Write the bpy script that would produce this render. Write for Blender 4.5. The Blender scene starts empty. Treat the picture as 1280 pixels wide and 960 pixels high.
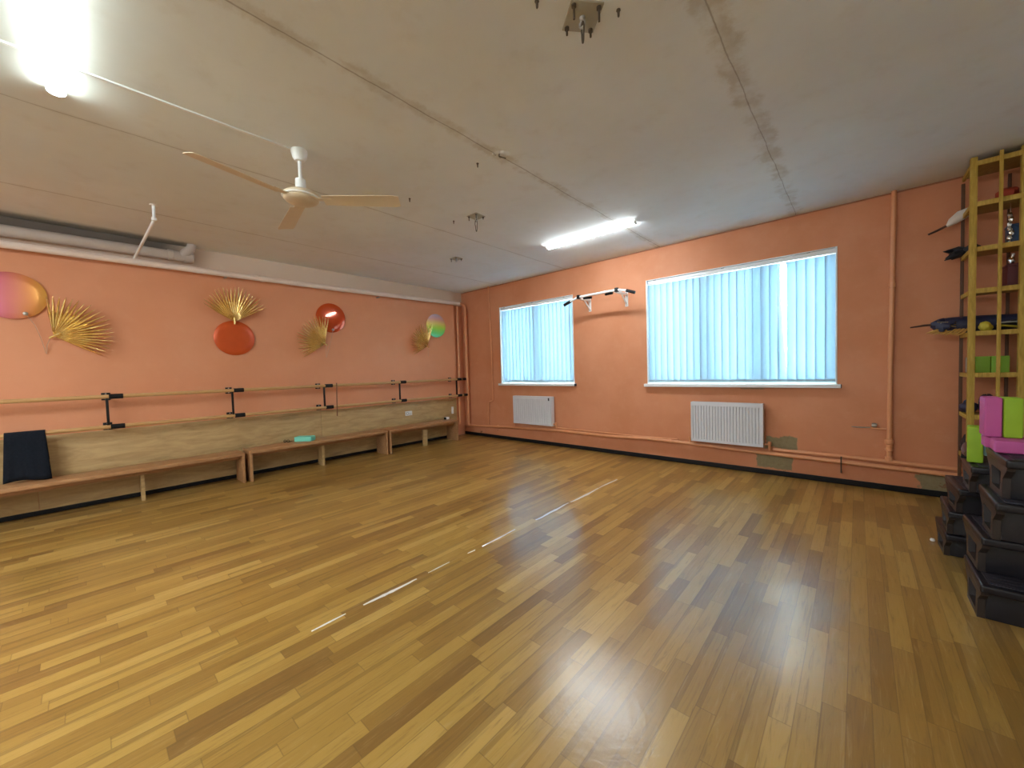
import bpy, bmesh, math, random
from mathutils import Vector, Matrix
random.seed(7)
PI = math.pi
sc = bpy.context.scene
COL = sc.collection
H = 2.9            # ceiling height
WX = 7.7           # right wall
YB = -8.2          # wall behind the camera

# ------------------------------------------------------------------ materials
class NT:
    def __init__(s, name):
        s.m = bpy.data.materials.new(name); s.m.use_nodes = True
        s.t = s.m.node_tree; s.n = s.t.nodes; s.l = s.t.links; s.n.clear()
        s.out = s.n.new('ShaderNodeOutputMaterial')
    def node(s, typ, ins=None, **kw):
        nd = s.n.new(typ)
        for k, v in kw.items(): setattr(nd, k, v)
        if ins:
            for k, v in ins.items(): s.set(nd.inputs[k], v)
        return nd
    def set(s, sock, v):
        if isinstance(v, bpy.types.NodeSocket): s.l.new(v, sock)
        elif isinstance(v, (tuple, list)) and sock.type == 'RGBA' and len(v) == 3: sock.default_value = (*v, 1)
        else: sock.default_value = v
    def math(s, op, a, b=0.0, c=0.0, clamp=False):
        nd = s.n.new('ShaderNodeMath'); nd.operation = op; nd.use_clamp = clamp
        s.set(nd.inputs[0], a); s.set(nd.inputs[1], b)
        if len(nd.inputs) > 2: s.set(nd.inputs[2], c)
        return nd.outputs[0]
    def mix(s, f, a, b, blend='MIX'):
        nd = s.n.new('ShaderNodeMix'); nd.data_type = 'RGBA'; nd.blend_type = blend
        s.set(nd.inputs[0], f); s.set(nd.inputs[6], a); s.set(nd.inputs[7], b)
        return nd.outputs[2]
    def coord(s): return s.node('ShaderNodeTexCoord').outputs['Object']
    def xyz(s, v=None):
        nd = s.node('ShaderNodeSeparateXYZ'); s.l.new(v or s.coord(), nd.inputs[0]); return nd.outputs
    def noise(s, scale, vec=None, detail=4, rough=.55, out=0, dist=0):
        nd = s.node('ShaderNodeTexNoise', {'Scale': scale, 'Detail': detail, 'Roughness': rough, 'Distortion': dist})
        s.l.new(vec or s.coord(), nd.inputs['Vector']); return nd.outputs[out]
    def ramp(s, f, stops):
        nd = s.node('ShaderNodeValToRGB'); cr = nd.color_ramp
        while len(cr.elements) < len(stops): cr.elements.new(.5)
        for e, (p, c) in zip(cr.elements, stops):
            e.position = p; e.color = (*c, 1) if len(c) == 3 else c
        s.l.new(f, nd.inputs[0]); return nd.outputs[0]
    def smooth(s, v, a, b):
        nd = s.node('ShaderNodeMapRange', {'Value': v, 'From Min': a, 'From Max': b}, interpolation_type='SMOOTHSTEP')
        return nd.outputs[0]
    def bump(s, h, strength=.3, dist=.01, normal=None):
        nd = s.node('ShaderNodeBump', {'Height': h, 'Strength': strength, 'Distance': dist})
        if normal: s.l.new(normal, nd.inputs['Normal'])
        return nd.outputs[0]
    def pbr(s, color, rough=.5, metal=0., normal=None, spec=.5, **kw):
        b = s.node('ShaderNodeBsdfPrincipled', {'Base Color': color, 'Roughness': rough, 'Metallic': metal, 'Specular IOR Level': spec})
        for k, v in kw.items(): s.set(b.inputs[k.replace('_', ' ')], v)
        if normal: s.l.new(normal, b.inputs['Normal'])
        s.l.new(b.outputs[0], s.out.inputs[0]); return s.m

def simple(name, col, rough=.5, metal=0., var=.12, scale=14, spec=.5, bump=0.):
    t = NT(name); n = t.noise(scale)
    c = t.mix(t.math('MULTIPLY', n, 1.0), tuple(x*(1-var) for x in col), tuple(min(1, x*(1+var)) for x in col))
    nr = t.bump(t.noise(scale*6), bump, .004) if bump else None
    return t.pbr(c, rough, metal, nr, spec)

def rectmask(t, x, z, cx, cz, hx, hz, ns, amp, soft=.006):
    a = t.math('SUBTRACT', t.math('ABSOLUTE', t.math('SUBTRACT', x, cx)), hx)
    b = t.math('SUBTRACT', t.math('ABSOLUTE', t.math('SUBTRACT', z, cz)), hz)
    d = t.math('MAXIMUM', a, b)
    d = t.math('ADD', d, t.math('MULTIPLY', t.math('SUBTRACT', ns, .5), amp))
    return t.math('SUBTRACT', 1.0, t.smooth(d, -soft, soft))

ORANGE = (.64, .235, .105)
def wall_paint(name, left=False, back=False):
    t = NT(name); co = t.coord(); x, y, z = t.xyz(co)
    big = t.noise(1.1, co, 5, .6); mid = t.noise(6, co, 6, .65); fine = t.noise(55, co, 4, .6)
    c = t.mix(t.smooth(big, .35, .68), (.58, .23, .110), (.64, .275, .145))
    c = t.mix(t.math('MULTIPLY', t.smooth(mid, .48, .78), .45), c, (.66, .32, .18))
    c = t.mix(t.math('MULTIPLY', t.smooth(fine, .60, .75), .25), c, (.50, .17, .07))
    h = t.math('ADD', t.math('MULTIPLY', mid, .6), t.math('MULTIPLY', fine, .18))
    if left: c = t.mix(.45, c, (.80, .36, .19))
    if left:   # whitewashed band between the pipe and the ceiling
        edge = t.math('ADD', z, t.math('MULTIPLY', t.math('SUBTRACT', mid, .5), .03))
        c = t.mix(t.smooth(edge, 2.625, 2.64), c, (.68, .53, .41))
        dark = t.math('MULTIPLY', t.smooth(t.math('ADD', y, t.math('MULTIPLY', big, .5)), -4.05, -4.35), t.smooth(z, 2.76, 2.83))  # stain above the drain pipe, part pipe shadow, painted into the wall
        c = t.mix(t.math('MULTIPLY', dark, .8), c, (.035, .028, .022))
    if back: c = t.mix(t.math('MULTIPLY', t.smooth(t.math('ADD', z, t.math('MULTIPLY', t.math('SUBTRACT', mid, .5), .012)), 2.880, 2.892), .65), c, (.16, .06, .03))  # contact shadow along the ceiling crack, painted into the wall colour
    if back:   # bare plaster where the paint has come off, and small knocks
        n1 = t.noise(7, co, 5, .6); n2 = t.noise(16, co, 4, .6)
        m = t.math('MAXIMUM', rectmask(t, x, z, 5.43, .385, .15, .07, n1, .16), rectmask(t, x, z, 5.36, .165, .17, .085, n1, .10))
        m = t.math('MAXIMUM', m, rectmask(t, x, z, 6.68, .13, .20, .08, n1, .22))
        m = t.math('MAXIMUM', m, rectmask(t, x, z, 5.15, 1.0, .12, .006, n2, .03))
        pl = t.mix(t.noise(30, co, 4, .6), (.20, .155, .075), (.33, .27, .15))
        c = t.mix(m, c, pl)
        ch = t.math('MULTIPLY', t.smooth(t.noise(3.4, co, 5, .7), .665, .70), t.smooth(z, .30, .12))
        c = t.mix(t.math('MULTIPLY', ch, .8), c, (.22, .09, .04))
        h = t.math('SUBTRACT', h, t.math('MULTIPLY', m, .8))
    return t.pbr(c, .62, normal=t.bump(h, .22, .006), spec=.3)

def ceiling_mat():
    t = NT('ceiling_whitewash'); co = t.coord(); x, y, z = t.xyz(co)
    big = t.noise(.9, co, 4, .6); mid = t.noise(4.5, co, 6, .65); fine = t.noise(40, co, 4, .6)
    c = t.mix(t.smooth(big, .3, .7), (.70, .70, .67), (.76, .775, .76))
    c = t.mix(t.math('MULTIPLY', t.smooth(mid, .5, .8), .3), c, (.55, .50, .42))
    wob = t.math('MULTIPLY', t.math('SUBTRACT', t.noise(2.2, co, 4, .6), .5), .035)
    h = t.math('MULTIPLY', mid, .4); h = t.math('ADD', h, t.math('MULTIPLY', fine, .12))
    ragged = t.noise(5, co, 6, .75)
    for sx, w, amt, band, bamt in ((1.05, .005, .5, .04, .15), (2.57, .005, .45, .035, .15), (4.085, .0045, .55, .075, .5), (5.57, .0032, .5, .10, .6), (7.05, .006, .5, .05, .3)):
        d = t.math('ABSOLUTE', t.math('SUBTRACT', t.math('ADD', x, wob), sx))
        line = t.math('SUBTRACT', 1.0, t.smooth(t.math('ADD', d, t.math('MULTIPLY', t.math('SUBTRACT', ragged, .5), w*2)), w*.4, w*1.5))
        bd = t.math('SUBTRACT', 1.0, t.smooth(t.math('ADD', d, t.math('MULTIPLY', t.math('SUBTRACT', ragged, .5), band*2.4)), band*.35, band*.9))
        bd = t.math('MULTIPLY', bd, t.smooth(mid, .36, .62))
        c = t.mix(t.math('MULTIPLY', bd, bamt), c, (.47, .40, .30))
        c = t.mix(t.math('MULTIPLY', line, amt), c, (.20, .15, .10))
        h = t.math('SUBTRACT', h, t.math('MULTIPLY', line, .7)); h = t.math('ADD', h, t.math('MULTIPLY', bd, .25))
    st = t.math('MULTIPLY', t.smooth(t.math('ADD', x, t.math('MULTIPLY', mid, .1)), .36, .20), t.smooth(t.math('ADD', y, t.math('MULTIPLY', mid, .35)), -4.05, -4.3))  # stain beside the drain pipe, partly its shadow, painted into the ceiling colour
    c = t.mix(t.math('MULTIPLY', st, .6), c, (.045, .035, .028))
    return t.pbr(c, .8, normal=t.bump(h, .3, .008), spec=.15)

def floor_mat():
    t = NT('oak_linoleum'); co = t.coord(); x, y, z = t.xyz(co)
    W, L = .072, .56
    row = t.math('FLOOR', t.math('DIVIDE', x, W))
    fx = t.math('FRACT', t.math('DIVIDE', x, W))
    wn = t.node('ShaderNodeTexWhiteNoise', noise_dimensions='1D'); t.l.new(row, wn.inputs['W'])
    yy = t.math('ADD', t.math('DIVIDE', y, L), t.math('MULTIPLY', wn.outputs[0], 7.0))
    col = t.math('FLOOR', yy); fy = t.math('FRACT', yy)
    cv = t.node('ShaderNodeCombineXYZ', {0: row, 1: col, 2: 0.0}).outputs[0]
    w2 = t.node('ShaderNodeTexWhiteNoise', noise_dimensions='3D'); t.l.new(cv, w2.inputs['Vector'])
    c = t.ramp(w2.outputs[0], [(0, (.215, .112, .026)), (.22, (.295, .163, .034)), (.55, (.36, .208, .044)), (.85, (.425, .258, .060)), (1, (.49, .31, .085))])
    w3 = t.node('ShaderNodeTexWhiteNoise', noise_dimensions='3D'); t.l.new(t.node('ShaderNodeVectorMath', {0: cv, 1: (3.7, 9.1, 5.3)}, operation='ADD').outputs[0], w3.inputs['Vector'])
    barw = t.math('MULTIPLY', t.smooth(w3.outputs[0], .45, .9), .34)
    bar = t.math('MULTIPLY', t.math('LESS_THAN', fx, barw), .42)
    c = t.mix(bar, c, (.15, .078, .018))
    off = t.node('ShaderNodeVectorMath', {0: co}, operation='ADD'); t.l.new(w2.outputs[1], off.inputs[1])
    mp = t.node('ShaderNodeMapping', {'Scale': (34, 2.2, 1)}); t.l.new(off.outputs[0], mp.inputs[0])
    g = t.noise(1.6, mp.outputs[0], 6, .65, dist=1.2)
    c = t.mix(t.math('MULTIPLY', t.smooth(g, .5, .72), .55), c, (.155, .085, .028))
    c = t.mix(t.math('MULTIPLY', t.smooth(g, .47, .28), .35), c, (.47, .32, .14))
    ex = t.math('MULTIPLY', t.math('MINIMUM', fx, t.math('SUBTRACT', 1.0, fx)), W)
    ey = t.math('MULTIPLY', t.math('MINIMUM', fy, t.math('SUBTRACT', 1.0, fy)), L)
    e = t.math('SUBTRACT', 1.0, t.smooth(t.math('MINIMUM', ex, t.math('MULTIPLY', ey, .9)), .0006, .0026))
    c = t.mix(t.math('MULTIPLY', e, .42), c, (.12, .065, .02))
    wear = t.noise(1.2, co, 2, .5)
    sc1 = t.noise(26, co, 4, .6); sc2 = t.noise(7, co, 3, .5)
    h = t.math('ADD', t.math('MULTIPLY', sc2, .45), t.math('MULTIPLY', sc1, .18))
    h = t.math('ADD', h, t.math('MULTIPLY', t.noise(95, co, 3, .6), .05))
    r = t.math('ADD', .284, t.math('MULTIPLY', wear, .03))
    return t.pbr(c, r, normal=t.bump(h, .24, .006), spec=.45, Coat_Weight=.5, Coat_Roughness=.19, Coat_Normal=t.bump(t.math('ADD', h, t.math('MULTIPLY', t.noise(38, co, 3, .6), .35)), .55, .006))

def wood_mat(name, a, b, sx=3, sy=.5, sz=3, rough=.55, spots=0.):
    t = NT(name); co = t.coord()
    mp = t.node('ShaderNodeMapping', {'Scale': (sx, sy, sz)}); t.l.new(co, mp.inputs[0])
    g = t.noise(6, mp.outputs[0], 6, .65, dist=1.0)
    c = t.mix(t.smooth(g, .3, .7), a, b)
    if spots:
        s_ = t.noise(3.2, mp.outputs[0], 5, .7)
        c = t.mix(t.math('MULTIPLY', t.smooth(s_, .56, .72), spots), c, tuple(x*.45 for x in a))
        kn = t.node('ShaderNodeTexVoronoi', {'Scale': 5.0}); t.l.new(co, kn.inputs['Vector'])
    return t.pbr(c, rough, normal=t.bump(g, .08, .003), spec=.35)

def emis(name, col, strength):
    t = NT(name); e = t.node('ShaderNodeEmission', {'Color': col, 'Strength': strength})
    t.l.new(e.outputs[0], t.out.inputs[0]); return t.m

def glass_mat():
    t = NT('window_glass')
    tr = t.node('ShaderNodeBsdfTransparent', {'Color': (.93, .97, .97)}); gl = t.node('ShaderNodeBsdfGlossy', {'Roughness': .02})
    fr = t.node('ShaderNodeFresnel', {'IOR': 1.45}); mx = t.node('ShaderNodeMixShader', {0: fr.outputs[0], 1: tr.outputs[0], 2: gl.outputs[0]})
    t.l.new(mx.outputs[0], t.out.inputs[0]); return t.m

def blind_mat():
    t = NT('blind_fabric'); co = t.coord(); x, y, z = t.xyz(co)
    mp = t.node('ShaderNodeMapping', {'Scale': (60, 60, 3)}); t.l.new(co, mp.inputs[0])
    n = t.noise(4, mp.outputs[0], 3)
    c = t.mix(n, (.60, .76, .80), (.70, .84, .88))
    d = t.node('ShaderNodeBsdfDiffuse', {'Color': c}); tl = t.node('ShaderNodeBsdfTranslucent', {'Color': t.mix(n, (.074, .150, .225), (.090, .168, .25))})
    mx = t.node('ShaderNodeMixShader', {0: .5, 1: d.outputs[0], 2: tl.outputs[0]})
    t.l.new(mx.outputs[0], t.out.inputs[0]); return t.m

def gold_mat():
    t = NT('gold_foil_paper'); n = t.noise(20)
    c = t.mix(n, (.86, .60, .20), (1.0, .80, .38))
    return t.pbr(c, .25, .86, t.bump(t.noise(60), .15, .002))

def foil_gradient(name, stops, axis=1, rough=.25, metal=.35, k=2.2, off=.5, extra=0.):
    t = NT(name); x, y, z = t.xyz()
    v = (x, y, z)[axis]
    if extra: v = t.math('ADD', v, t.math('MULTIPLY', z, extra))
    f = t.math('ADD', t.math('MULTIPLY', v, k), off, clamp=True)
    f = t.math('ADD', f, t.math('MULTIPLY', t.math('SUBTRACT', t.noise(5), .5), .12))
    return t.pbr(t.ramp(f, stops), rough, metal, spec=.5)

M = {}
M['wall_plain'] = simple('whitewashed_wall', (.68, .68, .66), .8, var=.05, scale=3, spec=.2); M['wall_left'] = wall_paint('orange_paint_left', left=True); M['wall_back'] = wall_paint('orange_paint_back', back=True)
M['ceil'] = ceiling_mat(); M['floor'] = floor_mat()
M['panel'] = wood_mat('birch_panel', (.40, .26, .11), (.54, .37, .17), 2.5, .45, 2.5, .5, .45)
M['bench'] = wood_mat('beech_bench', (.36, .18, .075), (.48, .255, .115), 6, .8, 6, .42)
M['barre'] = wood_mat('barre_wood', (.48, .27, .10), (.60, .36, .15), 20, 1, 20, .4)
M['pine'] = wood_mat('pine_lumber', (.40, .255, .035), (.56, .37, .07), 9, 9, 1.0, .6, .5)
M['pineboard'] = wood_mat('shelf_plywood', (.26, .155, .03), (.36, .225, .055), 4, 4, 4, .6)
M['black'] = simple('black_steel', (.006, .006, .007), .45, spec=.3)
M['black_rub'] = simple('black_rubber', (.006, .006, .007), .6, spec=.25)
M['step'] = simple('dark_step_plastic', (.009, .008, .012), .34, spec=.5, bump=.1)
M['stepend'] = simple('step_end_sheen', (.030, .022, .020), .42, spec=.6, bump=.1)  # black step plastic, lightened to paint in the sheen on the end frames
M['step_top'] = simple('ribbed_step_top', (.020, .017, .025), .5, bump=.25)
M['white_met'] = simple('white_enamel', (.78, .77, .75), .3, var=.04)
M['white_pl'] = simple('white_plastic', (.80, .80, .79), .38, var=.04)
M['white_pvc'] = simple('white_pvc_frame', (.82, .84, .85), .3, var=.03)
M['fan'] = simple('fan_cream_enamel', (.66, .55, .40), .35, var=.10, scale=8)
M['fanw'] = simple('fan_white_enamel', (.80, .80, .78), .3, var=.04)
M['rad'] = simple('radiator_enamel', (.66, .66, .69), .35, var=.04)
M['pipe_or'] = simple('painted_pipe', (.68, .30, .14), .38, var=.12, scale=9)
M['pipe_pk'] = simple('pale_painted_pipe', (.80, .66, .57), .4, var=.10, scale=5)
M['duct'] = simple('grey_plastic_pipe', (.50, .43, .38), .45, var=.10, scale=5)
M['steel'] = simple('galvanised_steel', (.42, .40, .36), .38, .8, var=.15)
M['plate'] = simple('painted_plate', (.36, .32, .23), .5)
M['rust'] = simple('rusty_bolt', (.10, .075, .05), .55, .5)
M['chrome'] = simple('chrome', (.75, .75, .75), .12, 1.)
M['gold'] = gold_mat()
M['orange_disc'] = simple('orange_foil', (.62, .09, .012), .30, .25, var=.08, spec=.6)
M['red_disc'] = simple('glossy_orange_foil', (.60, .075, .010), .07, .30, var=.06, spec=.8)
M['pink_disc'] = foil_gradient('pink_orange_foil', [(0, (.72, .18, .42)), (.35, (.74, .22, .22)), (.75, (.85, .34, .10)), (1, (.93, .50, .10))], 1, k=2.6, off=.42)
M['holo_disc'] = foil_gradient('rainbow_foil', [(0, (.18, .82, .70)), (.22, (.20, .86, .22)), (.42, (.50, .92, .10)), (.58, (.92, .80, .22)), (.74, (.86, .50, .42)), (.9, (.62, .55, .72)), (1, (.55, .70, .80))], 2, k=2.0, off=.5, extra=0.)
M['string'] = simple('pale_string', (.52, .33, .22), .7)
M['towel'] = simple('dark_towel', (.012, .015, .022), .92, var=.4, scale=60, spec=.1, bump=.5)
M['pink'] = simple('pink_foam', (.50, .09, .30), .6, var=.06, bump=.1)
M['green'] = simple('lime_foam', (.30, .50, .02), .6, var=.06, bump=.1)
M['olive'] = simple('green_foam', (.22, .42, .03), .6, var=.06, bump=.1)
M['teal'] = simple('turquoise_foam', (.20, .72, .58), .6, var=.05, bump=.1)
M['tealdark'] = simple('blue_grey_foam', (.14, .32, .36), .6)
M['grey'] = simple('grey_foam', (.36, .38, .36), .6)
M['bag'] = simple('white_cloth', (.72, .66, .60), .8, var=.1, bump=.4)
M['navy'] = simple('navy_cloth', (.020, .022, .060), .5, var=.4, bump=.5, spec=.5)
M['blackcloth'] = simple('black_cloth', (.012, .013, .018), .6, var=.4, bump=.4)
M['red'] = simple('red_cloth', (.40, .05, .02), .7, bump=.3)
M['yellow'] = simple('yellow_cloth', (.62, .50, .04), .6, bump=.3)
M['goldcloth'] = simple('gold_fringe', (.55, .30, .07), .6, var=.3, scale=40, bump=.5)
M['brown'] = simple('dark_brown_handle', (.055, .022, .014), .45)
M['maroon'] = simple('maroon_card', (.10, .012, .014), .6)
M['blue'] = simple('dark_blue_plastic', (.015, .05, .12), .4)
M['silver'] = simple('silver_foil', (.85, .86, .85), .12, 1., bump=.5)
M['brownstuff'] = simple('brown_leather', (.12, .045, .03), .5)
M['tape'] = simple('seam_tape_glint', (.80, .78, .74), .12, var=.05, spec=.9)
M['sticker'] = simple('dark_sticker', (.02, .02, .03), .4)
M['darkwood'] = simple('dark_brown_wood', (.11, .048, .020), .6)  # darker brown than the front lumber, for the back posts
M['rodwood'] = simple('brown_stick', (.20, .08, .03), .5)
M['glass'] = glass_mat(); M['blind'] = blind_mat()
M['lamp_near'] = emis('tube_light_near', (.84, 1.0, .96), 13)
M['lamp_far'] = emis('tube_light_far', (.84, .94, 1.0), 32)
M['lamp_fill'] = emis('tube_light_fill', (.88, .95, 1.0), 74)  # for the added rear fill lamps
M['snow'] = simple('pale_ground', (.62, .66, .68), .9)

# ------------------------------------------------------------------ mesh helpers
class MB:
    def __init__(s): s.b = bmesh.new()
    def box(s, x0, x1, y0, y1, z0, z1, bev=0., seg=2, mat=None, mi=0):
        r = bmesh.ops.create_cube(s.b, size=1)
        vs = r['verts']
        for v in vs:
            v.co = Vector((x0+(v.co.x+.5)*(x1-x0), y0+(v.co.y+.5)*(y1-y0), z0+(v.co.z+.5)*(z1-z0)))
        fs = {f for v in vs for f in v.link_faces}
        for f in fs: f.material_index = mi
        if bev:
            es = list({e for v in vs for e in v.link_edges})
            r = bmesh.ops.bevel(s.b, geom=es, offset=bev, segments=seg, affect='EDGES', profile=.6)
            vs = list({v for f in r['faces'] for v in f.verts} | {v for v in vs if v.is_valid})
        if mat is not None:
            bmesh.ops.transform(s.b, matrix=mat, verts=[v for v in vs if v.is_valid])
        return s
    def tube(s, pts, r, n=12, cap=True, mi=0):
        pts = [Vector(p) for p in pts]; rr = r if isinstance(r, (list, tuple)) else [r]*len(pts)
        prev = None; rings = []
        for i, p in enumerate(pts):
            t = (pts[min(i+1, len(pts)-1)]-pts[max(i-1, 0)]).normalized()
            if prev is None:
                a = Vector((0, 0, 1)) if abs(t.z) < .9 else Vector((1, 0, 0))
                u = t.cross(a).normalized()
            else:
                u = (prev - t*prev.dot(t)).normalized()
            prev = u; w = t.cross(u)
            rings.append([s.b.verts.new(p+(u*math.cos(2*PI*k/n)+w*math.sin(2*PI*k/n))*rr[i]) for k in range(n)])
        for a, b in zip(rings, rings[1:]):
            for k in range(n):
                f = s.b.faces.new((a[k], a[(k+1) % n], b[(k+1) % n], b[k])); f.material_index = mi
        if cap:
            s.b.faces.new(list(reversed(rings[0]))).material_index = mi; s.b.faces.new(rings[-1]).material_index = mi
        return s
    def lathe(s, prof, origin=(0, 0, 0), axis='z', n=24, mi=0):
        o = Vector(origin); rings = []
        for r, h in prof:
            ring = []
            for k in range(n):
                a = 2*PI*k/n; c, d = r*math.cos(a), r*math.sin(a)
                v = {'z': Vector((c, d, h)), 'x': Vector((h, c, d)), 'y': Vector((d, h, c))}[axis]
                ring.append(s.b.verts.new(o+v))
            rings.append(ring)
        for a, b in zip(rings, rings[1:]):
            for k in range(n): s.b.faces.new((a[k], a[(k+1) % n], b[(k+1) % n], b[k])).material_index = mi
        s.b.faces.new(list(reversed(rings[0]))).material_index = mi; s.b.faces.new(rings[-1]).material_index = mi
        return s
    def torus(s, c, R, r, ax, n=20, m=8):
        ax = Vector(ax).normalized(); a = Vector((0, 0, 1)) if abs(ax.z) < .9 else Vector((1, 0, 0))
        u = ax.cross(a).normalized(); w = ax.cross(u); c = Vector(c); rings = []
        for i in range(n):
            t = 2*PI*i/n; d = u*math.cos(t)+w*math.sin(t)
            rings.append([s.b.verts.new(c+d*(R+r*math.cos(2*PI*k/m))+ax*r*math.sin(2*PI*k/m)) for k in range(m)])
        for i in range(n):
            A, B = rings[i], rings[(i+1) % n]
            for k in range(m): s.b.faces.new((A[k], A[(k+1) % m], B[(k+1) % m], B[k]))
        return s
    def grid(s, P, mi=0):      # P[i][j] -> sheet
        V = [[s.b.verts.new(p) for p in row] for row in P]
        for a, b in zip(V, V[1:]):
            for k in range(len(a)-1): s.b.faces.new((a[k], a[k+1], b[k+1], b[k])).material_index = mi
        return s
    def prism(s, outline, plane, d0, d1, hole=None):   # outline of (a, b); plane 'yz' extrudes along x etc.
        def P(a, b, d): return {'yz': (d, a, b), 'xz': (a, d, b), 'xy': (a, b, d)}[plane]
        loops = []
        for pts in ([outline, hole] if hole else [outline]):
            A = [s.b.verts.new(P(a, b, d0)) for a, b in pts]; B = [s.b.verts.new(P(a, b, d1)) for a, b in pts]
            n = len(pts); loops.append((A, B))
            for k in range(n): s.b.faces.new((A[k], A[(k+1) % n], B[(k+1) % n], B[k]))
        if hole:
            n = len(outline)
            for i in (0, 1):
                o, h = loops[0][i], loops[1][i]
                for k in range(n): s.b.faces.new((o[k], o[(k+1) % n], h[(k+1) % n], h[k]))
        else:
            s.b.faces.new(list(reversed(loops[0][0]))); s.b.faces.new(loops[0][1])
        return s
    def xf(s, m): bmesh.ops.transform(s.b, matrix=m, verts=s.b.verts[:]); return s
    def build(s, name, mats, parent=None, angle=35, bevel=0., recalc=True):
        if recalc: bmesh.ops.recalc_face_normals(s.b, faces=s.b.faces[:])
        me = bpy.data.meshes.new(name); s.b.to_mesh(me); s.b.free()
        for m in (mats if isinstance(mats, (list, tuple)) else [mats]): me.materials.append(m)
        me.polygons.foreach_set('use_smooth', [True]*len(me.polygons)); me.set_sharp_from_angle(angle=math.radians(angle))
        o = bpy.data.objects.new(name, me); COL.objects.link(o)
        if bevel:
            md = o.modifiers.new('bevel', 'BEVEL'); md.width = bevel; md.segments = 2; md.limit_method = 'ANGLE'
        if parent is not None:
            o.parent = parent; o.matrix_parent_inverse = WM(parent).inverted()
        return o
def WM(o):
    m = Matrix.LocRotScale(o.location, o.rotation_euler, o.scale)
    return (WM(o.parent) @ o.matrix_parent_inverse @ m) if o.parent else m
def tag(o, label=None, cat=None, group=None, kind=None):
    if label: o['label'] = label
    if cat: o['category'] = cat
    if group: o['group'] = group
    if kind: o['kind'] = kind
    return o
def thing(name, label, cat, loc=(0, 0, 0), group=None):
    e = bpy.data.objects.new(name, None); e.empty_display_size = .1; COL.objects.link(e); e.location = loc
    return tag(e, label, cat, group)
def dup(o, parent=None):
    c = o.copy(); COL.objects.link(c)
    if parent: c.parent = parent
    for ch in [k for k in bpy.data.objects if k.parent == o and k != c]: dup(ch, c)
    return c
def struct(o): o['kind'] = 'structure'; return o

# ------------------------------------------------------------------ the room
def floor_z(x, y):
    d = x-4.0
    env = max(0., min(1., (y+4.75)/.4))*max(0., min(1., (-.95-y)/.4))
    lip = .0045*math.exp(-(d/.022)**2)*(1 if d > 0 else .45)*(.55+.45*math.sin(y*5.3)*math.sin(y*2.1+1))*env
    w = math.exp(-((x-3.95)/.42)**2-((y+2.55)/.75)**2)
    wr = .0022*w*math.sin(26*(y*.75+x*.65)+3*math.sin(3*x+2*y))
    w2 = math.exp(-((x-5.6)/.9)**2-((y+2.55)/.9)**2)
    wr += .0011*w2*math.sin(19*(y*.9-x*.35)+4*math.sin(2.1*x+1.3*y))
    return lip+wr
xs = [i*.05 for i in range(0, 77)]+[3.85+i*.0075 for i in range(1, 40)]+[4.15+i*.05 for i in range(0, 71)]+[WX]
ys = [YB]+[-8.15+i*.04 for i in range(0, 204)]+[0.]
f = MB(); f.grid([[(x, y, floor_z(x, y)) for y in ys] for x in xs])
bmesh.ops.recalc_face_normals(f.b, faces=f.b.faces[:])
fo = struct(f.build('floor', M['floor'], angle=180, recalc=False))
if fo.data.polygons[0].normal.z < 0: fo.data.flip_normals()
# solid underlay so that the floor has thickness
fb = MB().box(-.3, WX+.3, YB-.3, .4, -.12, -.012).build('trim_1', M['duct']); struct(fb)
struct(MB().box(-.3, WX+.3, YB-.3, .4, H, H+.15).build('ceiling', M['ceil']))
wl = MB().box(-.3, 0, YB-.3, .4, 0, H).box(-.01, .035, YB, -.235, 0, H).build('wall_left', M['wall_left']); struct(wl)
struct(MB().box(WX, WX+.3, YB-.3, .4, 0, H).build('wall_right', M['wall_plain']))
struct(MB().box(-.0, WX, YB-.3, YB, 0, H).build('wall_front', M['wall_plain']))
WIN = [(1.072, 2.69, 1.05, 2.475), (3.885, 5.915, 1.05, 2.485)]
wb = MB(); cx = 0.
for (x0, x1, z0, z1) in WIN:
    wb.box(cx, x0, 0, .34, 0, H); wb.box(x0, x1, 0, .34, 0, z0); wb.box(x0, x1, 0, .34, z1, H); cx = x1
wb.box(cx, WX, 0, .34, 0, H)
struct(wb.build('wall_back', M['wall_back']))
struct(MB().box(0, 6.95, -.014, -.0005, .004, .062, .003).build('baseboard_back', M['black_rub']))
struct(MB().box(.0355, .052, YB, -.24, .004, .05, .003).build('gap_shade_left', M['black_rub']))  # black strip standing in for the shaded gap under the wood panel

# floor seam tape, its broken white strips painting in the glints of light
tb = MB()
for (y0, y1, w0) in ((-4.56, -4.38, .006), (-4.28, -3.93, .011), (-3.84, -3.66, .005), (-3.5, -3.43, .006), (-3.36, -2.98, .008), (-2.72, -2.2, .012), (-2.17, -1.62, .013), (-1.6, -1.2, .009)):
    n = 14; rows = []
    for i in range(n+1):
        y = y0+(y1-y0)*i/n; w = w0*(.35+.65*math.sin(PI*min(.93, max(.07, i/n))))*(.8+.4*random.random()); c0 = 4.002+.004*math.sin(y*9)
        rows.append([(c0+a*w, y, floor_z(c0+a*w, y)+.0022-.0012*a) for a in (-1, -.3, .4, 1)])
    tb.grid(rows)
tp = tb.build('seam_tape_glints', M['tape'], angle=60); struct(tp)

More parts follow.
